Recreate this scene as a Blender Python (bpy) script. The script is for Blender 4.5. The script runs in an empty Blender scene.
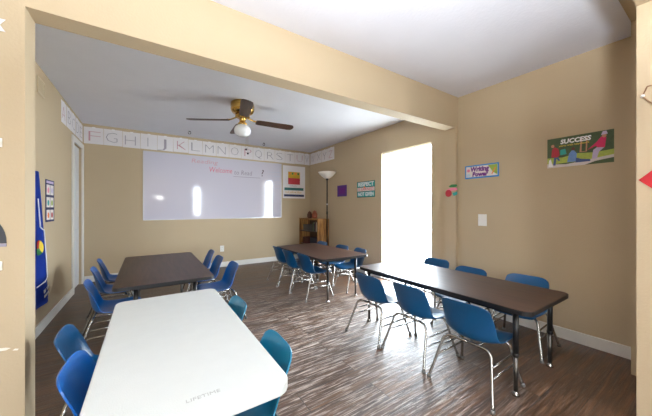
import bpy, bmesh, math, random
from mathutils import Vector, Matrix
random.seed(7)
scene = bpy.context.scene
COL = scene.collection
PI = math.pi

# ------------------------------------------------------------------ materials
def lin(c):
    return tuple((v / 12.92 if v <= 0.04045 else ((v + 0.055) / 1.055) ** 2.4) for v in (x / 255.0 for x in c))

def mat(name, rgb, rough=0.5, metal=0.0, var=0.06, scale=12.0, bump=0.0, bscale=60.0, spec=0.5, coat=0.0, trans=0.0, emit=None):
    m = bpy.data.materials.new(name)
    m.use_nodes = True
    nt = m.node_tree
    b = nt.nodes['Principled BSDF']
    c = lin(rgb)
    tc = nt.nodes.new('ShaderNodeTexCoord')
    n = nt.nodes.new('ShaderNodeTexNoise')
    n.inputs['Scale'].default_value = scale
    n.inputs['Detail'].default_value = 4
    nt.links.new(tc.outputs['Object'], n.inputs['Vector'])
    mx = nt.nodes.new('ShaderNodeMix')
    mx.data_type = 'RGBA'
    mx.inputs[6].default_value = tuple(min(1, v * (1 - var)) for v in c) + (1,)
    mx.inputs[7].default_value = tuple(min(1, v * (1 + var)) for v in c) + (1,)
    nt.links.new(n.outputs['Fac'], mx.inputs[0])
    nt.links.new(mx.outputs[2], b.inputs['Base Color'])
    b.inputs['Roughness'].default_value = rough
    b.inputs['Metallic'].default_value = metal
    b.inputs['Specular IOR Level'].default_value = spec
    b.inputs['Coat Weight'].default_value = coat
    b.inputs['Transmission Weight'].default_value = trans
    if bump:
        n2 = nt.nodes.new('ShaderNodeTexNoise')
        n2.inputs['Scale'].default_value = bscale
        n2.inputs['Detail'].default_value = 5
        nt.links.new(tc.outputs['Object'], n2.inputs['Vector'])
        bp = nt.nodes.new('ShaderNodeBump')
        bp.inputs['Strength'].default_value = bump
        bp.inputs['Distance'].default_value = 0.004
        nt.links.new(n2.outputs['Fac'], bp.inputs['Height'])
        nt.links.new(bp.outputs['Normal'], b.inputs['Normal'])
    if emit:
        b.inputs['Emission Color'].default_value = lin(emit[0]) + (1,)
        b.inputs['Emission Strength'].default_value = emit[1]
    return m

def wood_mat(name, dark, light, axis, stretch=14.0, scale=3.0, rough=0.4, bump=0.1):
    """grain running along one axis"""
    m = bpy.data.materials.new(name)
    m.use_nodes = True
    nt = m.node_tree
    b = nt.nodes['Principled BSDF']
    tc = nt.nodes.new('ShaderNodeTexCoord')
    mp = nt.nodes.new('ShaderNodeMapping')
    s = [scale * stretch] * 3
    s[axis] = scale
    mp.inputs['Scale'].default_value = s
    nt.links.new(tc.outputs['Object'], mp.inputs['Vector'])
    n = nt.nodes.new('ShaderNodeTexNoise')
    n.inputs['Scale'].default_value = 1.0
    n.inputs['Detail'].default_value = 6
    n.inputs['Distortion'].default_value = 0.6
    nt.links.new(mp.outputs['Vector'], n.inputs['Vector'])
    r = nt.nodes.new('ShaderNodeValToRGB')
    r.color_ramp.elements[0].position = 0.35
    r.color_ramp.elements[0].color = lin(dark) + (1,)
    r.color_ramp.elements[1].position = 0.68
    r.color_ramp.elements[1].color = lin(light) + (1,)
    nt.links.new(n.outputs['Fac'], r.inputs['Fac'])
    nt.links.new(r.outputs['Color'], b.inputs['Base Color'])
    b.inputs['Roughness'].default_value = rough
    b.inputs['Specular IOR Level'].default_value = 0.4
    bp = nt.nodes.new('ShaderNodeBump')
    bp.inputs['Strength'].default_value = bump
    bp.inputs['Distance'].default_value = 0.002
    nt.links.new(n.outputs['Fac'], bp.inputs['Height'])
    nt.links.new(bp.outputs['Normal'], b.inputs['Normal'])
    return m

def floor_mat():
    m = bpy.data.materials.new('scraped_plank_floor')
    m.use_nodes = True
    nt = m.node_tree
    L = nt.links
    N = nt.nodes.new
    b = nt.nodes['Principled BSDF']
    tc = N('ShaderNodeTexCoord')
    br = N('ShaderNodeTexBrick')
    br.offset = 0.37
    br.inputs['Scale'].default_value = 1.0
    br.inputs['Brick Width'].default_value = 1.22
    br.inputs['Row Height'].default_value = 0.165
    br.inputs['Mortar Size'].default_value = 0.0022
    br.inputs['Mortar Smooth'].default_value = 0.2
    br.inputs['Color1'].default_value = (0.0, 0.0, 0.0, 1)
    br.inputs['Color2'].default_value = (1, 1, 1, 1)
    br.inputs['Mortar'].default_value = (0.5, 0.5, 0.5, 1)
    L.new(tc.outputs['Object'], br.inputs['Vector'])
    # per-plank offset of the grain
    sc = N('ShaderNodeVectorMath'); sc.operation = 'SCALE'
    sc.inputs['Scale'].default_value = 9.0
    L.new(br.outputs['Color'], sc.inputs[0])
    ad = N('ShaderNodeVectorMath'); ad.operation = 'ADD'
    L.new(tc.outputs['Object'], ad.inputs[0]); L.new(sc.outputs[0], ad.inputs[1])
    def streak(sx, sy, detail, dist):
        mp = N('ShaderNodeMapping')
        mp.inputs['Scale'].default_value = (sx, sy, 1)
        L.new(ad.outputs[0], mp.inputs['Vector'])
        n = N('ShaderNodeTexNoise')
        n.inputs['Scale'].default_value = 1.0
        n.inputs['Detail'].default_value = detail
        n.inputs['Roughness'].default_value = 0.65
        n.inputs['Distortion'].default_value = dist
        L.new(mp.outputs['Vector'], n.inputs['Vector'])
        return n
    g1 = streak(2.2, 34, 6, 0.5)
    g2 = streak(5.0, 90, 5, 0.3)
    g3 = streak(0.9, 3.0, 3, 0.0)
    r = N('ShaderNodeValToRGB')
    e = r.color_ramp.elements
    e[0].position = 0.30; e[0].color = lin((44, 27, 14)) + (1,)
    e[1].position = 0.72; e[1].color = lin((128, 92, 60)) + (1,)
    x = e.new(0.5); x.color = lin((80, 52, 30)) + (1,)
    L.new(g1.outputs['Fac'], r.inputs['Fac'])
    # per-plank tint
    tint = N('ShaderNodeMix'); tint.data_type = 'RGBA'; tint.blend_type = 'MULTIPLY'
    tint.inputs[0].default_value = 1.0
    tr = N('ShaderNodeValToRGB')
    tr.color_ramp.elements[0].color = (0.72, 0.70, 0.68, 1)
    tr.color_ramp.elements[1].color = (1.05, 1.02, 1.0, 1)
    L.new(br.outputs['Color'], tr.inputs['Fac'])
    L.new(r.outputs['Color'], tint.inputs[6]); L.new(tr.outputs['Color'], tint.inputs[7])
    # worn pale scuffing on the ridges, patchy
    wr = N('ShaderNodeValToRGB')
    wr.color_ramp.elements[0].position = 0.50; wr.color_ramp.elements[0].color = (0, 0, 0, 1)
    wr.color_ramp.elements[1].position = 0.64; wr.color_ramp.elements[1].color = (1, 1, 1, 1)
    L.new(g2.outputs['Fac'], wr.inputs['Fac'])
    pr = N('ShaderNodeValToRGB')
    pr.color_ramp.elements[0].position = 0.40; pr.color_ramp.elements[0].color = (0.22, 0.22, 0.22, 1)
    pr.color_ramp.elements[1].position = 0.62; pr.color_ramp.elements[1].color = (0.75, 0.75, 0.75, 1)
    L.new(g3.outputs['Fac'], pr.inputs['Fac'])
    ml = N('ShaderNodeMath'); ml.operation = 'MULTIPLY'
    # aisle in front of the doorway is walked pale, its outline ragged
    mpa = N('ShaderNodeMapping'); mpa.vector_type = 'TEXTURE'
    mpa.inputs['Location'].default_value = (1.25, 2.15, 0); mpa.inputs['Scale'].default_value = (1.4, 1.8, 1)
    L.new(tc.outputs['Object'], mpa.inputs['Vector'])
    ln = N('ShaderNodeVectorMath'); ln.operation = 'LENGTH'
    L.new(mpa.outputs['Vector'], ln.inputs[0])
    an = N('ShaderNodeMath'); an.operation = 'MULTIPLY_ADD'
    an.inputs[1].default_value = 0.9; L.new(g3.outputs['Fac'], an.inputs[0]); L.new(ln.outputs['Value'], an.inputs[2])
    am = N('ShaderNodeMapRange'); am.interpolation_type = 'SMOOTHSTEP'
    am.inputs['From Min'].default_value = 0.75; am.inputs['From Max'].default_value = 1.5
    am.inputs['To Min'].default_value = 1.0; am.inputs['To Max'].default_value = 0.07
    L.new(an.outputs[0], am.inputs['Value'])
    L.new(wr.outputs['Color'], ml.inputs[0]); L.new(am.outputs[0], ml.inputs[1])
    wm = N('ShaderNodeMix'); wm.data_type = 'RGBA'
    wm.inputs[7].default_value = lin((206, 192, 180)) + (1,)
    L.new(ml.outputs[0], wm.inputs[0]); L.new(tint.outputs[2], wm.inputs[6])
    # seams
    sm = N('ShaderNodeMix'); sm.data_type = 'RGBA'
    sm.inputs[7].default_value = lin((40, 25, 16)) + (1,)
    L.new(br.outputs['Fac'], sm.inputs[0]); L.new(wm.outputs[2], sm.inputs[6])
    L.new(sm.outputs[2], b.inputs['Base Color'])
    # gloss and relief
    rr = N('ShaderNodeMapRange')
    rr.inputs['From Min'].default_value = 0.3; rr.inputs['From Max'].default_value = 0.7
    rr.inputs['To Min'].default_value = FLOOR_ROUGH[0]; rr.inputs['To Max'].default_value = FLOOR_ROUGH[1]
    L.new(g1.outputs['Fac'], rr.inputs['Value'])
    L.new(rr.outputs[0], b.inputs['Roughness'])
    b.inputs['Specular IOR Level'].default_value = 1.0
    hs = N('ShaderNodeMath'); hs.operation = 'MULTIPLY_ADD'
    hs.inputs[1].default_value = 0.6
    L.new(g2.outputs['Fac'], hs.inputs[0]); L.new(g1.outputs['Fac'], hs.inputs[2])
    bp = N('ShaderNodeBump')
    bp.inputs['Strength'].default_value = 0.75
    bp.inputs['Distance'].default_value = 0.006
    L.new(hs.outputs[0], bp.inputs['Height'])
    L.new(bp.outputs['Normal'], b.inputs['Normal'])
    return m
FLOOR_ROUGH = (0.34, 0.52)

M = {}
M['tan'] = mat('tan_wall_paint', (185, 166, 137), 0.75, var=0.03, scale=3, bump=0.25, bscale=90, spec=0.3)
M['ceil'] = mat('textured_white_ceiling', (226, 227, 236), 0.9, var=0.03, scale=5, bump=0.5, bscale=45, spec=0.2)
M['white_trim'] = mat('white_trim_paint', (225, 222, 216), 0.45, var=0.03, scale=8)
M['door_paint'] = mat('white_door_paint', (214, 214, 216), 0.45, var=0.03, scale=6)
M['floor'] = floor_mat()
M['ground'] = mat('pale_outdoor_concrete', (205, 203, 196), 0.9, var=0.08, scale=2, bump=0.2)
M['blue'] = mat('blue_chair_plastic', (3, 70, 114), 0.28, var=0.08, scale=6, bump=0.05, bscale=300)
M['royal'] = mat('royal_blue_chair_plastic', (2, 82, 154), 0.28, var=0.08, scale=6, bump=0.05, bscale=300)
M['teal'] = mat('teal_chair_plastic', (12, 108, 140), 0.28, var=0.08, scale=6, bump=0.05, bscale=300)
M['chrome'] = mat('chrome_tube', (172, 168, 163), 0.27, 1.0, var=0.04, scale=20)
M['dull_steel'] = mat('dull_steel_insert', (96, 92, 88), 0.38, 1.0)
M['glide'] = mat('grey_foot_glide', (120, 118, 115), 0.4, 0.5)
M['walnut'] = wood_mat('walnut_table_laminate', (42, 25, 18), (66, 42, 31), 1, 16, 2.5, 0.40, 0.04)
M['black_edge'] = mat('black_edge_band', (26, 24, 24), 0.4)
M['black_metal'] = mat('black_leg_enamel', (24, 23, 24), 0.35, 0.3)
M['white_top'] = mat('white_moulded_plastic', (206, 210, 208), 0.42, var=0.035, scale=18, bump=0.18, bscale=220)
M['grey_steel'] = mat('grey_leg_steel', (140, 142, 144), 0.4, 0.7)
M['emboss'] = mat('grey_embossing', (168, 170, 168), 0.5)
M['board'] = mat('whiteboard_enamel', (198, 194, 206), 0.07, var=0.015, scale=2, spec=0.6)
M['alu'] = mat('pale_aluminium', (190, 190, 192), 0.35, 0.8)
M['paper'] = mat('white_paper', (226, 222, 224), 0.8, var=0.03, scale=9)
M['pencil'] = mat('grey_pencil', (158, 152, 160), 0.8)
M['pencil_pink'] = mat('pale_pink_crayon', (196, 150, 158), 0.8)
M['red_ink'] = mat('red_marker', (206, 96, 118), 0.5)
M['grey_ink'] = mat('grey_marker', (140, 132, 146), 0.5)
M['dark_ink'] = mat('dark_marker', (70, 42, 56), 0.5)
M['blue_ink'] = mat('faint_blue_marker', (172, 186, 206), 0.5)
M['brass'] = mat('polished_brass', (196, 158, 84), 0.22, 1.0, var=0.05)
M['fan_wood'] = wood_mat('dark_fan_blade_wood', (44, 26, 18), (74, 46, 32), 0, 10, 5, 0.4, 0.03)
M['globe'] = mat('white_glass_globe', (236, 236, 236), 0.15, var=0.01)
M['lamp_black'] = mat('black_lamp_enamel', (28, 24, 24), 0.35, 0.3)
M['lamp_bowl'] = mat('white_lamp_bowl', (236, 230, 222), 0.3, var=0.02)
M['shelf_wood'] = wood_mat('bookcase_pine', (112, 72, 36), (196, 146, 84), 2, 12, 3, 0.5, 0.1)
M['shelf_dark'] = wood_mat('bookcase_dark_boards', (58, 36, 22), (88, 58, 36), 1, 10, 3, 0.5, 0.1)
M['jar_brown'] = mat('brown_jar_glaze', (92, 52, 34), 0.3)
M['jar_red'] = mat('russet_jar_glaze', (142, 72, 48), 0.3)
M['book_cream'] = mat('cream_book_cloth', (206, 196, 176), 0.7)
M['book_red'] = mat('maroon_book_cloth', (72, 30, 26), 0.7)
M['book_blue'] = mat('navy_book_cloth', (30, 34, 56), 0.7)
M['book_green'] = mat('olive_book_cloth', (86, 92, 56), 0.7)
M['book_grey'] = mat('grey_box_card', (84, 78, 72), 0.7)
M['plate'] = mat('white_switch_plastic', (236, 234, 228), 0.35, var=0.01)
FLASH_FILL = 135.0  # power of the uplight added behind the camera
M['flash_glow_bowl'] = mat('added_glow_bowl', (236, 232, 226), 0.4, var=0.01, emit=((255, 250, 240), 25.0))  # glowing bowl of the added torchiere, seen only mirrored
M['slot'] = mat('dark_slot', (40, 38, 36), 0.6)
M['purple'] = mat('purple_card', (92, 52, 128), 0.7)
M['violet'] = mat('violet_lettering', (104, 24, 124), 0.6)
M['magenta'] = mat('magenta_print', (206, 36, 92), 0.6)
M['teal_print'] = mat('teal_print', (48, 158, 150), 0.6)
M['dark_teal'] = mat('dark_teal_print', (30, 98, 96), 0.6)
M['sky_print'] = mat('sky_blue_print', (42, 128, 200), 0.6)
M['pale_print'] = mat('pale_print', (222, 214, 206), 0.6)
M['pale_blue'] = mat('pale_blue_print', (184, 204, 220), 0.6)
M['orange'] = mat('orange_print', (232, 122, 60), 0.6)
M['yellow'] = mat('yellow_print', (232, 200, 60), 0.6)
M['gold'] = mat('gold_print', (206, 166, 44), 0.6)
M['lime'] = mat('lime_print', (150, 176, 70), 0.6)
M['green'] = mat('green_print', (44, 120, 66), 0.6)
M['forest'] = mat('dark_foliage_print', (66, 84, 50), 0.6, var=0.5, scale=40)
M['grass'] = mat('grass_print', (166, 178, 76), 0.6, var=0.3, scale=60)
M['path_print'] = mat('pale_path_print', (206, 198, 196), 0.6, var=0.1, scale=30)
M['skin_print'] = mat('skin_tone_print', (190, 134, 104), 0.6)
M['denim'] = mat('denim_print', (64, 84, 132), 0.6, var=0.2, scale=60)
M['cornflower'] = mat('cornflower_print', (104, 140, 196), 0.6, var=0.2, scale=60)
M['lavender'] = mat('lavender_print', (190, 176, 206), 0.6, var=0.1, scale=60)
M['crimson'] = mat('crimson_print', (176, 44, 56), 0.6)
M['pink'] = mat('pink_print', (226, 130, 156), 0.6)
M['red'] = mat('red_card', (172, 8, 22), 0.55)
M['navy'] = mat('navy_print', (34, 40, 84), 0.6)
M['banner_blue'] = mat('royal_blue_banner_cloth', (14, 62, 176), 0.75, var=0.08, scale=10, bump=0.15, bscale=200)
M['white_print'] = mat('white_print', (236, 236, 238), 0.6)
M['black_card'] = mat('black_card', (30, 28, 36), 0.5)
M['vent'] = mat('tan_vent_enamel', (196, 178, 145), 0.5)
M['twine'] = mat('brown_twine', (140, 104, 74), 0.8, var=0.3, scale=200)
M['bead'] = mat('white_bead', (230, 226, 220), 0.3)
M['scuff'] = mat('white_peeling_tape', (228, 222, 210), 0.7)
M['glass'] = mat('window_glass', (250, 252, 252), 0.0, trans=1.0, var=0.0)

# ------------------------------------------------------------------ mesh builder
class MB:
    def __init__(s):
        s.bm = bmesh.new()
    def box(s, x0, x1, y0, y1, z0, z1, bev=0.0, seg=2):
        r = bmesh.ops.create_cube(s.bm, size=1.0)
        vs = r['verts']
        for v in vs:
            v.co = Vector(((x0 + x1) / 2 + v.co.x * (x1 - x0), (y0 + y1) / 2 + v.co.y * (y1 - y0), (z0 + z1) / 2 + v.co.z * (z1 - z0)))
        if bev:
            es = {e for v in vs for e in v.link_edges}
            bmesh.ops.bevel(s.bm, geom=list(es), offset=bev, segments=seg, affect='EDGES', profile=0.5)
        return s
    def prism(s, pts, axis, a, b):
        """closed polygon pts (2D) extruded from a to b along axis (0,1,2)"""
        def co(p, t):
            return {0: (t, p[0], p[1]), 1: (p[0], t, p[1]), 2: (p[0], p[1], t)}[axis]
        lo = [s.bm.verts.new(co(p, a)) for p in pts]
        hi = [s.bm.verts.new(co(p, b)) for p in pts]
        n = len(pts)
        s.bm.faces.new(lo); s.bm.faces.new(list(reversed(hi)))
        for i in range(n):
            s.bm.faces.new((lo[i], hi[i], hi[(i + 1) % n], lo[(i + 1) % n]))
        return s
    def tube(s, pts, r, seg=10, cap=True):
        pts = [Vector(p) for p in pts]
        rs = r if isinstance(r, (list, tuple)) else [r] * len(pts)
        rings = []
        t0 = (pts[1] - pts[0]).normalized()
        up = Vector((0, 0, 1)) if abs(t0.z) < 0.9 else Vector((1, 0, 0))
        nrm = (up - t0 * up.dot(t0)).normalized()
        for i, p in enumerate(pts):
            t = (pts[min(i + 1, len(pts) - 1)] - pts[max(i - 1, 0)]).normalized()
            nrm = (nrm - t * nrm.dot(t)).normalized()
            bn = t.cross(nrm)
            rings.append([s.bm.verts.new(p + (nrm * math.cos(2 * PI * k / seg) + bn * math.sin(2 * PI * k / seg)) * rs[i]) for k in range(seg)])
        for a, b in zip(rings, rings[1:]):
            for k in range(seg):
                s.bm.faces.new((a[k], a[(k + 1) % seg], b[(k + 1) % seg], b[k]))
        if cap:
            s.bm.faces.new(list(reversed(rings[0]))); s.bm.faces.new(rings[-1])
        return s
    def lathe(s, prof, cx=0, cy=0, cz=0, seg=28):
        """profile of (radius, z)"""
        rings = []
        for r, z in prof:
            if r < 1e-5:
                rings.append([s.bm.verts.new((cx, cy, cz + z))])
            else:
                rings.append([s.bm.verts.new((cx + r * math.cos(2 * PI * k / seg), cy + r * math.sin(2 * PI * k / seg), cz + z)) for k in range(seg)])
        for a, b in zip(rings, rings[1:]):
            for k in range(seg):
                k2 = (k + 1) % seg
                if len(a) == 1 and len(b) == 1: continue
                if len(a) == 1: s.bm.faces.new((a[0], b[k], b[k2]))
                elif len(b) == 1: s.bm.faces.new((a[k], a[k2], b[0]))
                else: s.bm.faces.new((a[k], a[k2], b[k2], b[k]))
        return s
    def build(s, name, m, parent=None, smooth=False, loc=None):
        bmesh.ops.recalc_face_normals(s.bm, faces=s.bm.faces[:])
        me = bpy.data.meshes.new(name)
        s.bm.to_mesh(me); s.bm.free()
        me.materials.append(m)
        if smooth:
            for p in me.polygons: p.use_smooth = True
        o = bpy.data.objects.new(name, me)
        COL.objects.link(o)
        if parent: o.parent = parent
        if loc: o.location = loc
        return o

def catmull(pts, n=6):
    P = [Vector(p) for p in pts]
    out = []
    for i in range(len(P) - 1):
        p0, p1, p2, p3 = P[max(i - 1, 0)], P[i], P[i + 1], P[min(i + 2, len(P) - 1)]
        for k in range(n):
            t = k / n
            out.append(0.5 * ((2 * p1) + (p2 - p0) * t + (2 * p0 - 5 * p1 + 4 * p2 - p3) * t * t + (3 * p1 - p0 - 3 * p2 + p3) * t ** 3))
    out.append(P[-1])
    return out

def tag(o, label, cat, group=None):
    o['label'] = label; o['category'] = cat
    if group: o['group'] = group
    return o
def thing(name, label, cat, loc=(0, 0, 0), rz=0.0, group=None):
    o = bpy.data.objects.new(name, None)
    o.empty_display_size = 0.1
    COL.objects.link(o)
    o.location = loc; o.rotation_euler = (0, 0, rz)
    return tag(o, label, cat, group)
def struct(o):
    o['kind'] = 'structure'
    return o
def dup(root, loc, rz, label, mats=None):
    r = root.copy(); COL.objects.link(r)
    r.location = loc; r.rotation_euler = (0, 0, rz); r['label'] = label
    for ch in list(root.children):
        c = ch.copy(); COL.objects.link(c); c.parent = r
        if mats and ch.name.split('.')[0] in mats:
            c.data = ch.data.copy()
            c.data.materials[0] = mats[ch.name.split('.')[0]]
        for g in list(ch.children):
            d = g.copy(); COL.objects.link(d); d.parent = c
    return r

def text(name, body, size, m, parent, x=0, z=0, y=-0.001, align='CENTER', shear=0.0, width=None, rot=0.0, depth=0.0004, weight=0.0):
    cu = bpy.data.curves.new(name, 'FONT')
    cu.body = body; cu.size = size; cu.align_x = align; cu.align_y = 'CENTER'
    cu.extrude = depth; cu.shear = shear; cu.resolution_u = 2; cu.offset = weight
    t = bpy.data.objects.new(name + '_src', cu)
    COL.objects.link(t)
    bpy.context.view_layer.update()
    me = bpy.data.meshes.new_from_object(t.evaluated_get(bpy.context.evaluated_depsgraph_get()))
    bpy.data.objects.remove(t); bpy.data.curves.remove(cu)
    if width:
        xs = [v.co.x for v in me.vertices]
        k = width / max(1e-6, max(xs) - min(xs))
        for v in me.vertices: v.co.x *= k
    me.transform(Matrix.Translation((x, y, z)) @ Matrix.Rotation(rot, 4, 'Y') @ Matrix.Rotation(PI / 2, 4, 'X'))
    me.materials.clear(); me.materials.append(m)
    me.name = name
    o = bpy.data.objects.new(name, me)
    COL.objects.link(o)
    o.parent = parent
    return o

# flat things on walls: local x = right as seen, z = up, -y = out of the wall
BACK, RIGHT, LEFT = 0.0, -PI / 2, PI / 2
def flat(name, m, parent, x0, x1, z0, z1, y0=0.0, t=0.0006):
    return MB().box(x0, x1, y0 - t, y0, z0, z1).build(name, m, parent)
def shape(name, m, parent, pts, y0, t=0.0005):
    return MB().prism(pts, 1, y0 - t, y0).build(name, m, parent)
def ell(cx, cz, rx, rz, n=20):
    return [(cx + rx * math.cos(2 * PI * k / n), cz + rz * math.sin(2 * PI * k / n)) for k in range(n)]

# ------------------------------------------------------------------ dimensions (metres)
H = 1.143          # camera height
CEIL = 2.44
YB = 5.52          # back wall
XR = 3.052         # near right wall
XF = 3.186         # far right wall
XL = -0.823        # far left wall
Y1, Y2 = 1.814, 1.952   # dividing wall
XP = -0.471        # left edge of opening
XQ = 3.0           # right pilaster face
ZB = 2.075         # beam underside
XJ = 2.09          # camera side wall
YJ = 0.289
XW = -1.7          # near room left wall
YR = -2.3          # rear wall
TZ = 0.545         # table height

# ------------------------------------------------------------------ setting
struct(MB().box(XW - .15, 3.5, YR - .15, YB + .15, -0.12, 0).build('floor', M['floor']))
struct(MB().box(XW - .15, 3.5, YR - .15, YB + .15, CEIL, CEIL + .1).build('ceiling', M['ceil']))
struct(MB().box(XL - .15, 3.5, YB, YB + .15, 0, CEIL).build('wall_back', M['tan']))
# far left wall with doorway near the corner
D0, D1, DZ = 4.86, 5.44, 2.03
b = MB()
b.box(XL - .15, XL, Y2, D0, 0, CEIL); b.box(XL - .15, XL, D1, YB, 0, CEIL); b.box(XL - .15, XL, D0, D1, DZ, CEIL)
struct(b.build('wall_left', M['tan']))
# far right wall with the open doorway
R0, R1, RZ = 2.272, 3.195, 2.03
b = MB()
b.box(XF, XF + .14, Y2, R0, 0, CEIL); b.box(XF, XF + .14, R1, YB, 0, CEIL); b.box(XF, XF + .14, R0, R1, RZ, CEIL)
struct(b.build('wall_right', M['tan']))
# dividing wall: left stub, beam, right pilaster
b = MB()
b.box(XW, XP, Y1, Y2, 0, CEIL)
b.box(XP, XQ, Y1, Y2, ZB, CEIL)
b.box(XQ, XF + .14, Y1, Y2, 0, CEIL)
struct(b.build('wall_middle', M['tan']))
struct(MB().box(XR, XR + .2, YJ, Y1, 0, CEIL).build('wall_near_right', M['tan']))
# wall block beside the camera, with its header
b = MB()
b.box(XJ, 3.3, YR, YJ, 0, CEIL)
b.box(XW, XJ, YJ - .14, YJ, 2.172, CEIL)
struct(b.build('wall_side', M['tan']))
b = MB()
b.box(2.78, XR, YJ, .4095, 0, CEIL)
b.box(XW, 2.78, YJ, .4095, 2.4226, CEIL)
struct(b.build('trim_1', M['tan']))
# left wall and rear wall of the near room (behind the camera)
struct(MB().box(XW - .15, XW, YR, Y2, 0, CEIL).build('wall_near_left', M['tan']))
WIN = [(-1.4, -0.6, 0.5, 2.0), (1.72, 2.05, 0.8, 2.1)]
b = MB()
xs = [XW - .15, WIN[0][0], WIN[0][1], WIN[1][0], WIN[1][1], 3.3]
for i in range(0, 6, 2): b.box(xs[i], xs[i + 1], YR - .15, YR, 0, CEIL)
for (x0, x1, z0, z1) in WIN:
    b.box(x0, x1, YR - .15, YR, 0, z0); b.box(x0, x1, YR - .15, YR, z1, CEIL)
struct(b.build('wall_rear', M['tan']))
for i, (x0, x1, z0, z1) in enumerate(WIN):
    w = bpy.data.objects.new('window_%d' % (i + 1), None); COL.objects.link(w); struct(w)
    f = MB(); t = .04
    f.box(x0, x0 + t, YR - .1, YR - .04, z0, z1); f.box(x1 - t, x1, YR - .1, YR - .04, z0, z1)
    f.box(x0 + t, x1 - t, YR - .1, YR - .04, z0, z0 + t); f.box(x0 + t, x1 - t, YR - .1, YR - .04, z1 - t, z1)
    f.build('window_frame', M['white_trim'], w)
# ground outside
struct(MB().box(-8, 12, -10, 12, -.3, -.14).build('ground', M['ground']))

# open doorway on the right: threshold and jamb lining
d = bpy.data.objects.new('door_1', None); COL.objects.link(d); struct(d)
MB().box(XF - .005, XF + .16, R0, R1, 0.0, 0.018, .004).build('threshold', M['alu'], d)
j = MB(); j.box(XF + .03, XF + .14, R0, R0 + .018, .018, RZ); j.box(XF + .03, XF + .14, R1 - .018, R1, .018, RZ); j.box(XF + .03, XF + .14, R0 + .018, R1 - .018, RZ - .018, RZ)
j.build('door_jamb', M['white_trim'], d)
# white door on the left wall
d = bpy.data.objects.new('door_2', None); COL.objects.link(d); struct(d)
c = MB(); cw = .075
c.box(XL, XL + .018, D0 - cw, D0, 0, DZ + cw, .004); c.box(XL, XL + .018, D1, YB - .002, 0, DZ + cw, .004); c.box(XL, XL + .018, D0, D1, DZ, DZ + cw, .004)
c.build('door_casing', M['white_trim'], d)
s = MB(); s.box(XL - .07, XL - .03, D0, D1, .01, DZ)
for (y0, y1, z0, z1) in ((.07, .26, .15, .85), (.32, .51, .15, .85), (.07, .26, 1.0, 1.88), (.32, .51, 1.0, 1.88)):
    s.box(XL - .032, XL - .02, D0 + y0, D0 + y1, z0, z1, .006)
s.build('door_slab', M['door_paint'], d)

# baseboards
bh, bt = .095, .014
def base(name, x0, x1, y0, y1):
    struct(MB().box(x0, x1, y0, y1, 0, bh, .004).build(name, M['white_trim']))
base('baseboard_back', XL + .02, XF, YB - bt, YB)
base('baseboard_left', XL, XL + bt, Y2, D0 - cw)
base('baseboard_near_right', XR - bt, XR, .4095, Y1)
b = MB(); b.box(XF - bt, XF, Y2, R0, 0, bh, .004); b.box(XF - bt, XF, R1, YB - bt, 0, bh, .004)
struct(b.build('baseboard_right', M['white_trim']))

# ------------------------------------------------------------------ chairs
def chair_shell(m, parent):
    # centreline (x, z, half width, edge curl, top/front trim)
    prof = [(.205, .288, .145), (.198, .305, .158), (.165, .313, .168), (.10, .308, .173), (.03, .301, .174), (-.035, .299, .172),
            (-.080, .309, .168), (-.108, .336, .164), (-.122, .378, .163), (-.131, .428, .163), (-.141, .478, .160), (-.154, .522, .156), (-.168, .554, .150)]
    pts = catmull(prof, 3)
    n = len(pts); nu = 14
    bm = bmesh.new()
    rows = []
    for i, p in enumerate(pts):
        t = i / (n - 1)
        a = pts[max(i - 1, 0)]; c = pts[min(i + 1, n - 1)]
        d = Vector((c.x - a.x, 0, c.y - a.y)).normalized()      # going from front lip to back top
        nrm = Vector((d.z, 0, -d.x))                             # towards the sitter
        if nrm.z < 0 and t < .5: nrm = -nrm
        if t >= .5 and nrm.x < 0: nrm = -nrm
        curl = .014 + .036 * math.exp(-((t - .60) / .24) ** 2)
        row = []
        for k in range(nu + 1):
            u = -1 + 2 * k / nu
            w = p.z * u
            q = Vector((p.x, w, p.y)) + nrm * curl * abs(u) ** 2.4
            if t > .8: q -= d * .030 * ((t - .8) / .2) * abs(u) ** 5.5
            if t < .12: q += d * .018 * (1 - t / .12) * abs(u) ** 3.5
            row.append(bm.verts.new(q))
        rows.append(row)
    for r0, r1 in zip(rows, rows[1:]):
        for k in range(nu):
            bm.faces.new((r0[k], r0[k + 1], r1[k + 1], r1[k]))
    bmesh.ops.recalc_face_normals(bm, faces=bm.faces[:])
    # rolled rim: solidify by hand
    bmesh.ops.solidify(bm, geom=bm.faces[:], thickness=.0065)
    me = bpy.data.meshes.new('shell'); bm.to_mesh(me); bm.free()
    me.materials.append(m)
    for f in me.polygons: f.use_smooth = True
    o = bpy.data.objects.new('shell', me); COL.objects.link(o); o.parent = parent
    md = o.modifiers.new('rim', 'BEVEL'); md.width = .002; md.segments = 2; md.limit_method = 'ANGLE'; md.angle_limit = math.radians(50)
    return o

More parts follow.
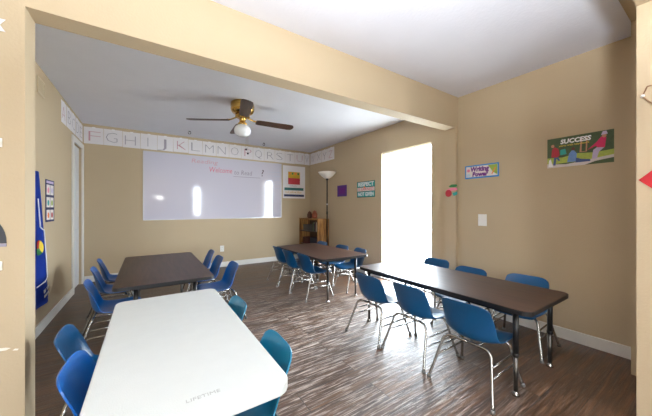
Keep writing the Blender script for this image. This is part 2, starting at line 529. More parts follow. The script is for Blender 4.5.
def make_chair():
    t = thing('school_chair', '-', 'chair', group='blue shell school chairs around the tables')
    chair_shell(M['blue'], t)
    R = .0092
    for sx in (-1, 1):
        for sy in (-1, 1):
            if sx < 0:
                path = [(-.212, .203 * sy, .006), (-.170, .180 * sy, .12), (-.131, .159 * sy, .232), (-.121, .151 * sy, .262), (-.111, .132 * sy, .281), (-.104, .105 * sy, .287), (-.098, 0, .2875)]
            else:
                path = [(.195, .200 * sy, .006), (.161, .178 * sy, .12), (.130, .157 * sy, .232), (.122, .150 * sy, .262), (.111, .132 * sy, .281), (.104, .105 * sy, .287), (.098, 0, .2875)]
            leg = MB().tube(catmull(path, 4), R, 10).build('leg', M['chrome'], t, True)
            x, y = path[0][0], path[0][1]
            MB().lathe([(0, 0), (.013, 0), (.0135, .006), (.0115, .02), (.0095, .022)], x, y, 0, 14).build('glide', M['glide'], leg, True)
    for sy in (-1, 1):
        for z, k in ((.150, 0), (.205, 1)):
            xr = -.212 + (.212 - .131) * z / .232
            xf = .195 - (.195 - .130) * z / .232
            y = (.203 - .044 * z / .232) * sy
            MB().tube([(xr, y, z), (xf, y * .995, z)], .0058, 8).build('stretcher', M['chrome'], t, True)
    for y in (-.07, .07):
        MB().tube([(-.10, y, .2905), (.10, y, .2905)], .006, 8).build('seat_rail', M['chrome'], t, True)
    return t
chair0 = make_chair()
used = []
def place_chair(x, y, rz, label, shell=None):
    if not used:
        chair0.location = (x, y, 0); chair0.rotation_euler = (0, 0, rz); chair0['label'] = label; used.append(chair0)
        return chair0
    c = dup(chair0, (x, y, 0), rz, label, {'shell': shell} if shell else None)
    used.append(c); return c
r = math.radians
E_, W_ = 0.0, PI
# long walnut table on the right, door side and near side
place_chair(1.775, 1.82, r(2), 'blue chair at the bottom right walnut table, on its open-floor side, farthest from the camera')
place_chair(1.815, 1.40, r(-1), 'blue chair at the bottom right walnut table, middle of the three on its open-floor side')
place_chair(1.815, .96, r(1), 'blue chair at the bottom right walnut table, nearest the camera, whole back facing us')
place_chair(2.62, 1.01, W_ + r(3), 'blue chair between the bottom right walnut table and the wall, nearest the camera')
place_chair(2.53, 1.46, W_ - r(1), 'blue chair behind the bottom right walnut table by the wall, only its back rim showing')
place_chair(2.665, 1.925, W_ + r(1), 'blue chair behind the bottom right walnut table in front of the bright doorway')
# walnut table in the far right corner
place_chair(1.815, 3.09, r(1), 'blue chair at the far corner walnut table, nearest of its left row')
place_chair(1.785, 3.485, r(0), 'blue chair at the far corner walnut table, middle of its left row')
place_chair(1.815, 3.92, r(1), 'blue chair at the far corner walnut table, left row end by the back wall')
place_chair(2.46, 3.06, W_ - r(9), 'blue chair at the far corner walnut table, nearest the bright doorway on its right')
place_chair(2.45, 3.465, W_ + r(1), 'blue chair at the far corner walnut table, middle of its right row')
place_chair(2.43, 4.03, W_, 'blue chair at the far corner walnut table, right row end beside the floor lamp')
# walnut table on the left
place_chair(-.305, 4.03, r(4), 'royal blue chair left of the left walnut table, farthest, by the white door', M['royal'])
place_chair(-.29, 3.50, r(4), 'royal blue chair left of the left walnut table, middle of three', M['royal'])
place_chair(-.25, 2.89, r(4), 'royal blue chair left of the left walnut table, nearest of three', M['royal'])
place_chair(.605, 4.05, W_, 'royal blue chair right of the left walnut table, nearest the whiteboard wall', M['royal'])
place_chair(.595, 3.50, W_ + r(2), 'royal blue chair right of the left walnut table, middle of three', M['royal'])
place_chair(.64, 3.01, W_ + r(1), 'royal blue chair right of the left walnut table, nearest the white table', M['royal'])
# white table in front
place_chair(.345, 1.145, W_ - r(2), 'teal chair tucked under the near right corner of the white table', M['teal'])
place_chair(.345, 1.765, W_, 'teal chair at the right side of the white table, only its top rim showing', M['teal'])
place_chair(-.18, 1.768, r(1), 'blue chair left of the white table, farthest of the three, rounded top')
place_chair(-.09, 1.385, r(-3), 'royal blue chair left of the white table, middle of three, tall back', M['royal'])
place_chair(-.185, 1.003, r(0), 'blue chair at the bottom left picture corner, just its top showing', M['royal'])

# ------------------------------------------------------------------ tables
def rrect(x0, x1, y0, y1, rad, n=6):
    out = []
    for cx, cy, a0 in ((x1 - rad, y1 - rad, 0), (x0 + rad, y1 - rad, 90), (x0 + rad, y0 + rad, 180), (x1 - rad, y0 + rad, 270)):
        for k in range(n + 1):
            a = math.radians(a0 + 90 * k / n)
            out.append((cx + rad * math.cos(a), cy + rad * math.sin(a)))
    return out
def walnut_table(x0, x1, y0, y1, legs, label):
    cx, cy = (x0 + x1) / 2, (y0 + y1) / 2
    t = thing('activity_table', label, 'table', (cx, cy, 0), 0, 'walnut laminate activity tables')
    hx, hy = (x1 - x0) / 2, (y1 - y0) / 2
    MB().prism(rrect(-hx, hx, -hy, hy, .055), 2, TZ - .027, TZ - .002).build('edge_band', M['black_edge'], t)
    MB().prism(rrect(-hx + .003, hx - .003, -hy + .003, hy - .003, .053), 2, TZ - .002, TZ).build('tabletop', M['walnut'], t)
    lx0, lx1, ly0, ly1 = legs
    ap = MB()
    a, bb, c, dd = lx0 - cx, lx1 - cx, ly0 - cy, ly1 - cy
    ap.box(a, bb, c - .008, c + .008, TZ - .06, TZ - .027); ap.box(a, bb, dd - .008, dd + .008, TZ - .06, TZ - .027)
    ap.box(a - .008, a + .008, c, dd, TZ - .06, TZ - .027); ap.box(bb - .008, bb + .008, c, dd, TZ - .06, TZ - .027)
    ap.build('apron', M['black_metal'], t)
    for lx in (a, bb):
        for ly in (c, dd):
            lg = MB().tube([(lx, ly, .235), (lx, ly, TZ - .028)], .0165, 14).build('leg', M['black_metal'], t, True)
            MB().lathe([(.0155, .0), (.019, .002), (.019, .022), (.0155, .024)], lx, ly, .235, 14).build('collar', M['black_metal'], lg, True)
            MB().tube([(lx, ly, .02), (lx, ly, .24)], .0125, 14).build('leg_insert', M['dull_steel'], lg, True)
            MB().lathe([(0, 0), (.021, 0), (.022, .006), (.014, .018), (.0125, .024)], lx, ly, 0, 14).build('glide', M['chrome'], lg, True)
    return t
walnut_table(1.81, 2.485, .65, 2.16, (1.884, 2.43, .752, 2.065), 'long walnut-topped table along the right wall, black legs with chrome feet')
walnut_table(-.22, .50, 2.54, 4.11, (-.075, .355, 2.655, 3.77), 'walnut-topped table on the left below the whiteboard, beyond the white table')
walnut_table(1.69, 2.40, 2.63, 4.01, (1.835, 2.27, 2.75, 3.705), 'walnut-topped table in the far right corner before the bookcase')

wt = thing('folding_table', 'white plastic folding table in the foreground with rounded corners', 'table', (.129, 1.5125, 0))
hx, hy = .294, .6575
top = MB().prism(rrect(-hx, hx, -hy, hy, .05), 2, TZ - .045, TZ).build('tabletop', M['white_top'], wt)
md = top.modifiers.new('edge', 'BEVEL'); md.width = .009; md.segments = 3; md.limit_method = 'ANGLE'; md.angle_limit = math.radians(60)
for y in (-.60, .60):
    lg = MB().tube([(0, y, .03), (0, y, TZ - .046)], .015, 14).build('leg', M['grey_steel'], wt, True)
    MB().tube([(-.2, y, .018), (.2, y, .018)], .012, 12).build('foot_bar', M['grey_steel'], lg, True)
    MB().box(-.2, .2, y - .02, y + .02, TZ - .06, TZ - .046).build('leg_bracket', M['grey_steel'], lg)
tx = text('embossed_lettering', 'LIFETIME', .022, M['emboss'], wt, 0, 0, 0, width=.10, depth=.0003)
tx.data.transform(Matrix.Rotation(-PI / 2, 4, 'X')); tx.location = (.021, -.575, TZ + .0002)

# ------------------------------------------------------------------ whiteboard and wall papers (back wall)
wx0, wx1, wz0, wz1 = -.057, 2.458, .935, 2.108
wb = thing('whiteboard', 'wide white marker board on the back wall with red writing', 'whiteboard', ((wx0 + wx1) / 2, YB - .001, (wz0 + wz1) / 2))
hw, hh = (wx1 - wx0) / 2, (wz1 - wz0) / 2
MB().box(-hw, hw, -.014, 0, -hh, hh).build('board_surface', M['board'], wb)
f = MB(); t = .010
f.box(-hw, -hw + t, -.017, -.014, -hh, hh); f.box(hw - t, hw, -.017, -.014, -hh, hh)
f.box(-hw + t, hw - t, -.017, -.014, -hh, -hh + t); f.box(-hw + t, hw - t, -.017, -.014, hh - t, hh)
f.build('board_frame', M['alu'], wb)
def wbx(px):   # board-local x of a wall position
    return px - (wx0 + wx1) / 2
text('lettering', 'Reading', .11, M['pencil_pink'], wb, wbx(.90), hh - .10, -.0142, width=.46, shear=.15)
text('lettering', 'Welcome', .14, M['red_ink'], wb, wbx(1.19), hh - .24, -.0142, width=.42, shear=.15)
text('lettering', 'to Read', .13, M['grey_ink'], wb, wbx(1.62), hh - .26, -.0142, width=.36, shear=.15)
text('lettering', '?', .2, M['dark_ink'], wb, wbx(2.02), hh - .24, -.0142, shear=.1)
flat('underline', M['grey_ink'], wb, wbx(1.43), wbx(1.98), hh - .345, hh - .337, -.0142, .0004)
for i in range(5):
    flat('ruled_line', M['blue_ink'], wb, wbx(2.14), wbx(2.43), hh - .20 - .085 * i, hh - .195 - .085 * i, -.0142, .0004)

pz = 2.268; ph = .255
def page(letter, loc, rz, w, k, where):
    p = thing('alphabet_page', 'white paper page with a hand-drawn letter %s, %s' % (letter, where), 'paper', loc, rz, 'alphabet pages along the ceiling line')
    tilt = random.uniform(-.012, .012)
    s = flat('sheet', M['paper'], p, -w / 2, w / 2, -ph / 2, ph / 2, 0, .0008)
    s.rotation_euler = (0, tilt, 0)
    text('letter', letter, .235, M['pencil_pink'] if k % 5 == 0 else M['pencil'], p, random.uniform(-.02, .01), random.uniform(-.02, .0), -.001, width=min(.15, w * .62) if letter not in 'I' else None, weight=-.0062)
    flat('tape', M['white_print'], p, -.02, .02, ph / 2 - .012, ph / 2 + .006, -.0012, .0003)
    return p
for k, ch in enumerate('FGHIJKLMNOPQRSTU'):
    page(ch, (XL + .012 + .24 * (k + .5), YB - .0015 - .0012 * (k % 2), pz + random.uniform(-.004, .004)), BACK, .236, k + 0, 'on the back wall near the ceiling')
page('V', (3.105, YB - .0015, pz), BACK, .14, 1, 'narrow, at the back wall right end')
for k, ch in enumerate('WXYZ'):
    page(ch, (XF - .0015 - .0012 * (k % 2), YB - .135 - .245 * k, pz + random.uniform(-.004, .004)), RIGHT, .24, k + 2, 'on the right wall above the floor lamp')
for k, ch in enumerate('EDCBA'):
    page(ch, (XL + .0015 + .0012 * (k % 2), YB - .13 - .25 * k, pz + random.uniform(-.004, .004)), LEFT, .236, k + 1, 'on the left wall above the white door')

po = thing('chart_poster', 'white chart poster with gold and crimson square beside the whiteboard', 'poster', (2.765, YB - .019, 1.722))
flat('sheet', M['paper'], po, -.277, .277, -.362, .362)
flat('gold_block', M['gold'], po, -.15, .145, .09, .23, -.0008)
flat('crimson_block', M['crimson'], po, -.15, .145, -.05, .09, -.0008)
for i in range(4):
    shape('picture_mark', M['green' if i % 2 else 'orange'], po, ell(-.11 + .07 * i, .19, .022, .026, 10), -.0015)
text('caption', 'colors', .05, M['grey_ink'], po, -.03, -.085, -.0008, width=.17)
flat('colour_bar', M['dark_teal'], po, -.24, .235, -.185, -.125, -.0008)
text('caption', 'red yellow blue', .075, M['gold'], po, -.02, -.225, -.0008, width=.40)
flat('colour_bar', M['navy'], po, -.25, .25, -.325, -.275, -.0008)

oc = thing('wall_outlet', 'small white electrical outlet low on the back wall', 'outlet', (1.217, YB - .001, .355))
MB().box(-.036, .036, -.006, 0, -.058, .058, .002).build('cover_plate', M['plate'], oc)
for z in (-.022, .022):
    s = MB().prism(ell(0, z, .016, .013, 16), 1, -.0075, -.006).build('socket', M['plate'], oc)
    for x in (-.006, .006): MB().box(x - .0012, x + .0012, -.008, -.0075, z - .004, z + .004).build('slot', M['slot'], s)

# right wall pieces
def on_right(X, y): return (X - .0015, y)
pc = thing('purple_wall_card', 'plain purple card on the right wall beside the floor lamp', 'card', (XF - .0015, 4.27, 1.478), RIGHT)  # plain card stuck flat on the wall, no lettering
flat('sheet', M['purple'], pc, -.155, .155, -.11, .11)
flat('inner_panel', M['violet'], pc, -.10, .10, -.06, .06, -.0008, .0003)
sg = thing('teal_sign', 'teal and white RESPECT sign on the right wall left of the doorway', 'sign', (XF - .0015, 3.58, 1.47), RIGHT)
flat('sheet', M['dark_teal'], sg, -.232, .232, -.14, .14)
flat('top_panel', M['teal_print'], sg, -.22, .22, .045, .128, -.0008)
text('lettering', 'RESPECT', .095, M['white_print'], sg, 0, .087, -.0016, width=.40, weight=.003)
flat('middle_panel', M['pale_print'], sg, -.22, .22, -.032, .034, -.0008)
text('lettering', 'IS EARNED', .075, M['magenta'], sg, 0, .0, -.0016, width=.39)
shape('star_mark', M['orange'], sg, [(0.0 + (.03 if i % 2 == 0 else .013) * math.sin(i * PI / 5) - .03, .035 + (.03 if i % 2 == 0 else .013) * math.cos(i * PI / 5)) for i in range(10)], -.0022)
flat('bottom_panel', M['teal_print'], sg, -.22, .22, -.128, -.045, -.0008)
text('lettering', 'NOT GIVEN', .09, M['white_print'], sg, 0, -.087, -.0016, width=.40, weight=.003)

ap = thing('apple_cutout', 'small apple and leaf paper cutout on the pilaster beside the doorway', 'decoration', (XQ - .0015, 1.862, 1.345), RIGHT); ap.scale = (1.25, 1, 1.25)
MB().prism(ell(-.032, -.022, .032, .034, 18), 1, -.004, 0).build('apple', M['crimson'], ap)
shape('leaf', M['green'], ap, [(-.03, .045), (.0, .06), (.05, .058), (.055, .04), (.02, .032), (-.02, .034)], -.0005, .002)
shape('pink_band', M['pink'], ap, [(-.05, .014), (.0, .028), (.055, .024), (.056, .004), (.0, .0), (-.05, .008)], -.0025, .0012)
shape('leaf', M['teal_print'], ap, [(.006, -.02), (.056, -.008), (.056, -.036), (.02, -.05)], -.0005, .002)

wr = thing('writing_sign', 'blue bordered sign with purple lettering on the near right wall', 'sign', (XR - .0015, 1.55, 1.546), RIGHT)
flat('border', M['sky_print'], wr, -.18, .18, -.074, .074)
flat('panel', M['pale_print'], wr, -.166, .166, -.058, .060, -.0008)
shape('corner_patch', M['lime'], wr, [(.07, .058), (.164, .058), (.164, -.05), (.12, -.02)], -.0015)
shape('pencil', M['orange'], wr, [(.105, -.04), (.113, -.046), (.15, .022), (.142, .028)], -.0022)
text('lettering', 'Writing', .072, M['violet'], wr, -.02, .026, -.0022, width=.20, weight=.0035, shear=.1)
text('lettering', 'Power', .066, M['violet'], wr, -.015, -.031, -.0022, width=.17, weight=.0035, shear=.1)
shape('flower', M['pink'], wr, ell(-.14, .018, .018, .018, 10), -.0015)
shape('inkwell', M['pale_blue'], wr, ell(-.14, -.036, .022, .018, 10), -.0015)

sc = thing('light_switch', 'white light switch plate on the near right wall', 'light switch', (XR - .001, 1.536, 1.012), RIGHT)
MB().box(-.045, .045, -.006, 0, -.064, .064, .002).build('cover_plate', M['plate'], sc)
MB().box(-.008, .008, -.012, -.006, -.014, .014, .002).build('toggle', M['plate'], sc)

# SUCCESS poster with a park photograph
su = thing('success_poster', 'landscape SUCCESS poster with children in a park on the near right wall', 'poster', (XR - .0015, .75, 1.634), RIGHT)
flat('sheet', M['forest'], su, -.212, .212, -.13, .13)
PX = lambda p: (p[0] - .5) * .424
PZ = lambda p: (p[1] - .5) * .26
def fig(name, m, pts, layer):
    return shape(name, m, su, [(PX(p), PZ(p)) for p in pts], -.0007 - .0006 * layer)
fig('grass_patch', M['grass'], [(0, .12), (0, .34), (.25, .32), (.5, .40), (.75, .36), (1, .40), (1, .18), (.6, .14)], 0)
fig('path_strip', M['path_print'], [(0, 0), (0, .14), (.3, .08), (.55, .13), (1, .24), (1, .15), (.75, .09), (.6, 0)], 1)
fig('hut', M['teal_print'], [(.22, .40), (.22, .58), (.30, .60), (.32, .42)], 0)
fig('rope_frame', M['skin_print'], [(.52, .42), (.54, .85), (.56, .85), (.55, .44), (.61, .44), (.62, .86), (.64, .86), (.63, .42)], 1)
# left child
fig('jeans', M['denim'], [(.10, .08), (.12, .36), (.18, .36), (.22, .22), (.19, .22), (.155, .30), (.14, .07)], 2)
fig('red_shirt', M['crimson'], [(.07, .36), (.08, .62), (.13, .70), (.19, .62), (.21, .40), (.17, .34)], 3)
shape('head', M['skin_print'], su, [(PX(p), PZ(p)) for p in ell(.095, .74, .028, .055, 12)], -.0034)
fig('white_dog', M['white_print'], [(.02, .04), (.03, .26), (.06, .30), (.08, .16), (.1, .03)], 2)
# middle child
fig('blue_shirt', M['cornflower'], [(.33, .14), (.36, .42), (.42, .55), (.48, .40), (.47, .14)], 2)
shape('head', M['jar_brown'], su, [(PX(p), PZ(p)) for p in ell(.425, .56, .03, .055, 12)], -.0034)
fig('jeans', M['denim'], [(.46, .10), (.47, .26), (.55, .20), (.68, .16), (.68, .10)], 3)
# right child
fig('lavender_trousers', M['lavender'], [(.70, .16), (.72, .44), (.78, .52), (.87, .48), (.80, .36), (.77, .16)], 2)
fig('pink_shirt', M['magenta'], [(.66, .50), (.64, .46), (.76, .56), (.78, .50), (.88, .48), (.90, .78), (.83, .82), (.76, .66)], 3)
shape('head', M['skin_print'], su, [(PX(p), PZ(p)) for p in ell(.872, .84, .032, .06, 12)], -.0034)
fig('cap', M['lavender'], [(.83, .87), (.85, .97), (.90, .98), (.92, .88)], 5)
text('lettering', 'SUCCESS', .052, M['white_print'], su, -.02, .088, -.0016, width=.20, weight=.0022, shear=.1)
text('caption', 'starts with teamwork', .024, M['yellow'], su, -.03, .055, -.0016, width=.20)

# ------------------------------------------------------------------ left wall pieces
bn = thing('hanging_banner', 'royal blue cloth banner with white outline hung on the left wall', 'banner', (XL + .004, 3.36, 1.468), LEFT)
def banner_pt(u, v):      # u 0..1 across, v 0..1 downward
    w = .085 + .30 * v
    return Vector((-.10 + (w + .10) * u, -.006 - .012 * (1 + math.sin(u * 9 + v * 2)) * (.3 + v), -1.20 * v - .03 * (1 - u) * v))
bm = MB(); NU, NV = 14, 24
g = [[bm.bm.verts.new(banner_pt(i / NU, j / NV)) for i in range(NU + 1)] for j in range(NV + 1)]
for j in range(NV):
    for i in range(NU): bm.bm.faces.new((g[j][i], g[j][i + 1], g[j + 1][i + 1], g[j + 1][i]))
bmesh.ops.solidify(bm.bm, geom=bm.bm.faces[:], thickness=.002)
bm.build('cloth', M['banner_blue'], bn, True)
def on_cloth(name, m, uv, off=.003):
    s = MB(); k = [s.bm.verts.new(banner_pt(u, v) + Vector((0, -off, 0))) for u, v in uv]
    s.bm.faces.new(k)
    ext = bmesh.ops.extrude_face_region(s.bm, geom=s.bm.faces[:])
    for e in ext['geom']:
        if isinstance(e, bmesh.types.BMVert): e.co.y -= .0008
    return s.build(name, m, bn)
def strip(name, m, a, b_, w=.02):
    for q in range(6):
        t0, t1 = q / 6, (q + 1) / 6
        p0 = (a[0] + (b_[0] - a[0]) * t0, a[1] + (b_[1] - a[1]) * t0); p1 = (a[0] + (b_[0] - a[0]) * t1, a[1] + (b_[1] - a[1]) * t1)
        dx, dy = (w, 0) if abs(a[1] - b_[1]) > abs(a[0] - b_[0]) else (0, w * .4)
        on_cloth(name, m, [p0, (p0[0] + dx, p0[1] + dy), (p1[0] + dx, p1[1] + dy), p1])
def ribbon(name, m, pts, w):
    s = MB()
    P = [banner_pt(*p) + Vector((0, -.0035, 0)) for p in pts]
    s.tube([tuple(p) for p in P], w, 6)
    return s.build(name, m, bn)
ribbon('white_outline', M['white_print'], [(.62, .20 + .03 * k) for k in range(8)] + [(.72, .43), (.84, .44)] + [(.84, .47 + .038 * k) for k in range(10)] + [(.6, .83), (.3, .84)], .005)
def disc(name, m, uc, vc, ru, rv, a0, a1, off):
    pts = [(uc, vc)] + [(uc + ru * math.cos(a0 + (a1 - a0) * k / 8), vc + rv * math.sin(a0 + (a1 - a0) * k / 8)) for k in range(9)]
    return on_cloth(name, m, pts, off)
disc('red_wedge', M['red'], .46, .56, .19, .055, PI, 1.6 * PI, .008)
disc('yellow_wedge', M['yellow'], .46, .56, .19, .055, 1.6 * PI, 2.3 * PI, .008)
disc('green_wedge', M['green'], .46, .56, .19, .055, .3 * PI, PI, .008)
on_cloth('white_label', M['white_print'], [(.52, .89), (.80, .875), (.80, .90), (.52, .915)], .008)
on_cloth('white_label', M['white_print'], [(.52, .93), (.76, .917), (.76, .935), (.52, .948)], .008)

ch = thing('picture_chart', 'navy chart with six small pictures on the left wall beside the banner', 'chart', (XL + .0015, 3.84, 1.215), LEFT)
flat('sheet', M['navy'], ch, -.15, .15, -.21, .21)
for i in range(2):
    for j in range(3):
        p = flat('picture', M['pale_print'], ch, -.115 + .125 * i, -.005 + .125 * i, .06 - .125 * j, .16 - .125 * j, -.0008)
        shape('picture_subject', M[['pink', 'teal_print', 'orange', 'lavender', 'lime', 'crimson'][i * 3 + j]], p, ell(-.06 + .125 * i, .105 - .125 * j, .03, .03, 10), -.0015)
flat('title_strip', M['lavender'], ch, -.12, .12, .175, .198, -.0008)

vt = thing('wall_vent', 'small tan wall vent high on the left wall', 'vent', (XL + .001, 3.56, 2.26), LEFT)
f = MB(); f.box(-.10, .10, -.006, 0, -.075, -.06); f.box(-.10, .10, -.006, 0, .06, .075); f.box(-.10, -.085, -.006, 0, -.06, .06); f.box(.085, .10, -.006, 0, -.06, .06)
f.build('vent_frame', M['vent'], vt)
for i in range(6): MB().box(-.085, .085, -.004, -.001, -.055 + .02 * i, -.043 + .02 * i).build('slat', M['vent'], vt)

# pieces on the left end of the dividing wall, partly out of the picture
yw = Y1 - .001
pcut = thing('paper_star', 'white paper star high on the left pillar at the picture edge', 'decoration', (-.578, yw, 1.96))  # paper cutout stuck flat to the pillar, does not hang
shape('star', M['paper'], pcut, [((.055 if i % 2 == 0 else .03) * math.sin(i * PI / 6), (.055 if i % 2 == 0 else .03) * math.cos(i * PI / 6)) for i in range(12)], -.001, .003)
MB().prism(ell(0, 0, .012, .012, 12), 1, -.0075, -.004).build('centre_dot', M['pale_print'], pcut)
for z, lab in ((1.435, 'white rounded wall hook on the left pillar above the black ornament'), (.885, 'white rounded wall hook on the left pillar below the black ornament')):
    hk = thing('wall_hook', lab, 'hook', (-.575, yw, z), group='white wall hooks on the left pillar')
    MB().box(-.035, .035, -.006, 0, -.02, .02, .0025).build('mount_plate', M['plate'], hk)
    MB().tube(catmull([(0, -.006, 0), (.0, -.02, -.008), (.012, -.03, -.010), (.034, -.032, .0)], 4), [.009] * 12 + [.007], 10).build('hook_arm', M['plate'], hk, True)
bo = thing('black_ornament', 'round black ornament with grey base on the left pillar', 'decoration', (-.60, yw, 1.03))  # ornament mounted flat against the pillar
pts = [(.073 * math.cos(a), -.045 + .125 * math.sin(a)) for a in [PI * k / 16 for k in range(17)]]
shape('dome', M['black_card'], bo, pts, -.001, .004)
shape('base_strip', M['grey_ink'], bo, [(-.073, -.06), (.073, -.06), (.073, -.046), (-.073, -.046)], -.001, .006)
tp = thing('tape_strip', 'torn strip of white tape low on the left pillar', 'tape', (-.56, yw, .515))  # strip of tape stuck to the pillar face
shape('strip', M['scuff'], tp, [(-.07, -.004), (.03, -.012), (.045, -.006), (.03, .0), (-.02, .006), (-.07, .008)], -.0003, .0006)
shape('torn_end', M['scuff'], tp, [(.05, -.018), (.066, -.022), (.07, -.016), (.058, -.012)], -.0003, .0006)

# right edge: diamond and twine on the wall beside the camera
rd = thing('red_diamond', 'red paper diamond on the pale wall at the right picture edge', 'decoration', (XJ - .0015, .203, 1.285), RIGHT)
shape('diamond', M['red'], rd, [(-.079, 0), (0, .079), (.079, 0), (0, -.079)], 0, .002)
MB().prism([(-.02, 0), (0, .02), (.02, 0), (0, -.02)], 1, -.003, -.002).build('inner_diamond', M['crimson'], rd)
tw = thing('twine_hanger', 'brown twine hanger with a white bead above the red diamond', 'hanger', (XJ - .004, .245, 1.70), RIGHT)
MB().tube(catmull([(-.008, 0, .05), (-.016, -.003, .025), (-.022, -.001, .008), (-.012, -.004, -.012), (.0, -.001, -.03), (.02, -.003, -.05), (.05, -.001, -.07), (.07, -.002, -.03), (.05, -.002, .04), (-.008, -.001, .05)], 5), .0026, 7).build('cord', M['twine'], tw, True)
MB().lathe([(0, -.008), (.006, -.006), (.008, 0), (.006, .006), (0, .008)], -.022, -.003, .006, 12).build('bead', M['bead'], tw, True)

# ------------------------------------------------------------------ ceiling fan
FX, FY = .985, 3.37
fan = thing('ceiling_fan', 'brass ceiling fan with dark wooden blades and a white globe light', 'ceiling fan', (FX, FY, CEIL))
MB().lathe([(0, 0), (.128, 0), (.138, -.012), (.140, -.05), (.134, -.062), (.140, -.074), (.138, -.10), (.122, -.125), (.085, -.145), (.05, -.15), (0, -.15)], seg=36).build('motor_housing', M['brass'], fan, True)
MB().lathe([(0, -.15), (.085, -.150), (.088, -.175), (.075, -.185), (.04, -.19), (.036, -.235), (.05, -.25), (.056, -.268), (.048, -.275), (0, -.275)], seg=30).build('light_fitter', M['brass'], fan, True)
MB().lathe([(.045, -.272), (.07, -.285), (.094, -.312), (.102, -.345), (.094, -.378), (.07, -.402), (.035, -.416), (0, -.42)], seg=30).build('globe', M['globe'], fan, True)
for az in (-4, 84, 150, 258):
    a = r(az)
    bl = MB().prism([(.17, -.045), (.20, -.055), (.60, -.066), (.645, -.058), (.665, -.03), (.668, 0), (.665, .03), (.645, .058), (.60, .066), (.20, .055), (.17, .045)], 2, -.004, .004).build('blade', M['fan_wood'], fan)
    bl.rotation_euler = (r(-11), 0, a); bl.location = (0, 0, -.215)
    br = MB()
    br.tube(catmull([(.05, 0, .045), (.10, 0, .025), (.15, .0, .008), (.19, 0, .008)], 4), .009, 8)
    br.prism([(.16, -.012), (.18, -.04), (.25, -.03), (.27, 0), (.25, .03), (.18, .04), (.16, .012)], 2, .004, .0085)
    br.build('blade_bracket', M['brass'], bl)
for (x, y, ln) in ((.035, -.03, .29), (.06, -.02, .335)):
    c = MB().tube([(x, y, -.262), (x, y, -.275 - ln)], .0012, 6).build('pull_chain', M['brass'], fan)
    MB().lathe([(0, -.013), (.009, -.010), (.0125, 0), (.009, .010), (0, .013)], x, y, -.275 - ln - .011, 12).build('chain_knob', M['black_card'], c, True)
for (x, y, lab) in ((.60, 5.10, 'small black ceiling hook near the whiteboard, left of the fan'), (1.95, 5.22, 'small black ceiling hook near the whiteboard, right of the fan globe')):
    hk = thing('ceiling_hook', lab, 'hook', (x, y, CEIL), group='black ceiling hooks')
    MB().lathe([(0, 0), (.018, 0), (.018, -.006), (.004, -.008), (.004, -.012)], seg=12).build('hook_plate', M['black_card'], hk, True)
    MB().tube([(.0 + .02 * math.sin(a), 0, -.03 + .02 * math.cos(a)) for a in [PI * 2 * k / 16 for k in range(14)]], .005, 8).build('hook_ring', M['black_card'], hk, True)

# ------------------------------------------------------------------ floor lamp and bookcase
lp = thing('floor_lamp', 'black torchiere floor lamp with white bowl shade in the corner', 'lamp', (2.935, 4.42, 0))
MB().lathe([(0, 0), (.13, 0), (.135, .008), (.12, .022), (.04, .035), (.018, .05), (0, .05)], seg=30).build('base', M['lamp_black'], lp, True)
MB().lathe([(0, .04), (.0125, .04), (.0125, 1.68), (.02, 1.69), (.03, 1.71), (.035, 1.725), (0, 1.725)], seg=14).build('pole', M['lamp_black'], lp, True)
MB().lathe([(.03, 1.715), (.065, 1.73), (.11, 1.765), (.155, 1.81), (.175, 1.838), (.178, 1.842), (.172, 1.840), (.150, 1.812), (.105, 1.77), (.06, 1.738), (0, 1.728)], seg=36).build('bowl_shade', M['lamp_bowl'], lp, True)
MB().lathe([(.0135, 1.20), (.017, 1.205), (.017, 1.225), (.0135, 1.23)], seg=14).build('pole_joint', M['alu'], lp, True)
MB().lathe([(.0125, 1.02), (.018, 1.03), (.018, 1.07), (.0125, 1.08)], seg=14).build('switch', M['lamp_black'], lp, True)

bx0, bx1, by0, by1, bz = 2.885, 3.168, 4.70, 5.49, .92
bc = thing('bookcase', 'low wooden bookcase against the right wall beside the floor lamp', 'bookcase', (bx0, by0, 0))
dx, dy = bx1 - bx0, by1 - by0
e = MB()
for i in range(4): e.box(dx * i / 4 + (.0015 if i else 0), dx * (i + 1) / 4 - (.0015 if i < 3 else 0), 0, .02, 0, bz, .002)
e.build('end_panel', M['shelf_wood'], bc)
MB().box(0, dx, dy - .02, dy, 0, bz, .002).build('end_panel', M['shelf_wood'], bc)
MB().box(0, dx, .02, dy - .02, bz - .025, bz - .001, .002).build('top_board', M['shelf_wood'], bc)
for z in (.05, .34, .63): MB().box(.008, dx - .012, .02, dy - .02, z, z + .02, .002).build('shelf', M['shelf_dark'], bc)
MB().box(dx - .012, dx, .02, dy - .02, .03, bz - .025).build('back_panel', M['shelf_dark'], bc)
MB().box(.006, .02, .02, dy - .02, 0, .05).build('toe_kick', M['shelf_dark'], bc)
# on top
def jar(x, y, z, m, label, s=1.0):
    j = thing('jar', label, 'jar', (x, y, z))
    MB().lathe([(0, 0), (.04 * s, 0), (.055 * s, .03 * s), (.056 * s, .08 * s), (.042 * s, .11 * s), (.036 * s, .12 * s), (.03 * s, .118 * s), (0, .116 * s)], seg=22).build('body', m, j, True)
    MB().lathe([(.037 * s, .119 * s), (.04 * s, .122 * s), (.038 * s, .134 * s), (.012 * s, .144 * s), (.012 * s, .156 * s), (0, .158 * s)], seg=22).build('lid', m, j, True)
jar(2.98, 5.18, bz, M['jar_brown'], 'dark brown lidded jar on the bookcase, left of the russet jar')
jar(3.0, 5.0, bz, M['jar_red'], 'russet lidded jar on the bookcase nearer the floor lamp', 1.1)
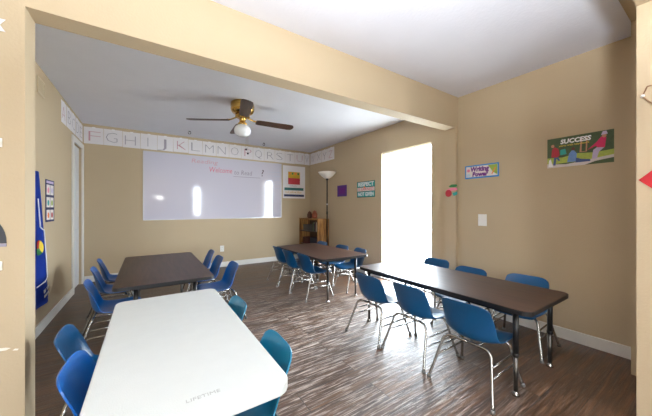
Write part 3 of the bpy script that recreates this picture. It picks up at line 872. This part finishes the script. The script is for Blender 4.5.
# on the shelves
def book(x0, y, z, th, hgt, dep, m, label, lean=0):
    k = thing('book', label, 'book', (x0, y, z), 0, 'books on the bookcase shelves')
    MB().box(0, dep, 0, th, 0, hgt, .002).build('cover', m, k)
    MB().box(.004, dep + .0008, .003, th - .003, .003, hgt + .0008).build('page_block', M['paper'], k)
zs = .651
for i, (y, th, hg, m, nm) in enumerate(((4.78, .035, .19, 'book_cream', 'cream'), (4.83, .03, .2, 'book_red', 'maroon'), (4.87, .028, .17, 'book_blue', 'navy'), (4.91, .04, .18, 'book_green', 'olive'))):
    book(2.92, y, zs, th, hg, .15, M[m], '%s book standing on the upper shelf of the wooden bookcase' % nm)
def bin_(x, y, z, sx, sy, sz, m, label):
    k = thing('storage_bin', label, 'bin', (x, y, z))
    b = MB(); t = .005
    b.box(0, sx, 0, sy, 0, t); b.box(0, t, 0, sy, t, sz); b.box(sx - t, sx, 0, sy, t, sz); b.box(t, sx - t, 0, t, t, sz); b.box(t, sx - t, sy - t, sy, t, sz)
    b.build('bin_body', m, k)
    MB().box(-.004, 0, -.004, sy + .004, sz - .015, sz).build('rim', m, k)
bin_(2.92, 5.1, zs, .2, .26, .13, M['book_grey'], 'grey storage bin on the upper shelf of the wooden bookcase')
bin_(2.92, 4.78, .361, .2, .28, .15, M['book_blue'], 'navy storage bin on the middle shelf of the wooden bookcase')
bin_(2.92, 5.12, .361, .2, .26, .14, M['book_red'], 'maroon storage bin on the middle shelf of the wooden bookcase')

# unseen torchiere added behind the camera in place of bounced flash; glows in the whiteboard
LX, LY, LZ = .36, -.25, 1.46
ll = thing('floor_lamp', 'added lit torchiere with brass pole behind the camera, in place of bounced flash', 'lamp', (LX, LY, 0))
MB().lathe([(0, 0), (.13, 0), (.135, .008), (.12, .022), (.04, .035), (.018, .05), (0, .05)], seg=30).build('base', M['brass'], ll, True)
MB().lathe([(0, .04), (.0125, .04), (.0125, LZ - .02), (.03, LZ), (0, LZ)], seg=14).build('pole', M['brass'], ll, True)
MB().lathe([(.03, LZ - .005), (.065, LZ + .01), (.11, LZ + .045), (.135, LZ + .09), (.132, LZ + .09), (.105, LZ + .05), (.06, LZ + .018), (0, LZ + .01)], seg=36).build('bowl_shade', M['flash_glow_bowl'], ll, True)
la = bpy.data.lights.new('flash_fill_light', 'AREA'); la.shape = 'DISK'; la.size = .18; la.energy = FLASH_FILL; la.color = (.88, .94, 1.0)  # added uplight, brightens the ceiling as a bounced flash would
lo = bpy.data.objects.new('flash_fill_light', la); COL.objects.link(lo); lo.location = (LX, LY, LZ + .075); lo.rotation_euler = (PI, 0, 0)

# ------------------------------------------------------------------ light
w = bpy.data.worlds.new('World'); scene.world = w; w.use_nodes = True
bg = w.node_tree.nodes['Background']
bg.inputs['Color'].default_value = (0.80, 0.91, 1.0, 1)
bg.inputs['Strength'].default_value = 34.0
def portal(name, loc, rot, sx, sy):
    l = bpy.data.lights.new(name, 'AREA'); l.shape = 'RECTANGLE'; l.size = sx; l.size_y = sy
    l.cycles.is_portal = True
    o = bpy.data.objects.new(name, l); COL.objects.link(o); o.location = loc; o.rotation_euler = rot
portal('doorway_portal', (XF + .13, (R0 + R1) / 2, RZ / 2), (0, PI / 2, 0), RZ, R1 - R0)
for i, (x0, x1, z0, z1) in enumerate(WIN):
    portal('window_portal', ((x0 + x1) / 2, YR - .13, (z0 + z1) / 2), (PI / 2, 0, 0), x1 - x0, z1 - z0)

# ------------------------------------------------------------------ camera
cam = bpy.data.cameras.new('camera')
cam.sensor_width = 36; cam.sensor_fit = 'HORIZONTAL'
cam.lens = 272.0 / 652 * 36
cam.clip_start = .02
co = bpy.data.objects.new('camera', cam); COL.objects.link(co)
co.location = (0, 0, H)
co.rotation_euler = (PI / 2, 0, -math.radians(33.35))
scene.camera = co

vs = scene.view_settings
vs.view_transform = 'Standard'; vs.look = 'None'; vs.gamma = 1.0; vs.use_curve_mapping = False
vs.exposure = 0.22
cy = scene.cycles
cy.use_denoising = True
cy.max_bounces = 14; cy.diffuse_bounces = 8; cy.glossy_bounces = 6
cy.sample_clamp_indirect = 8
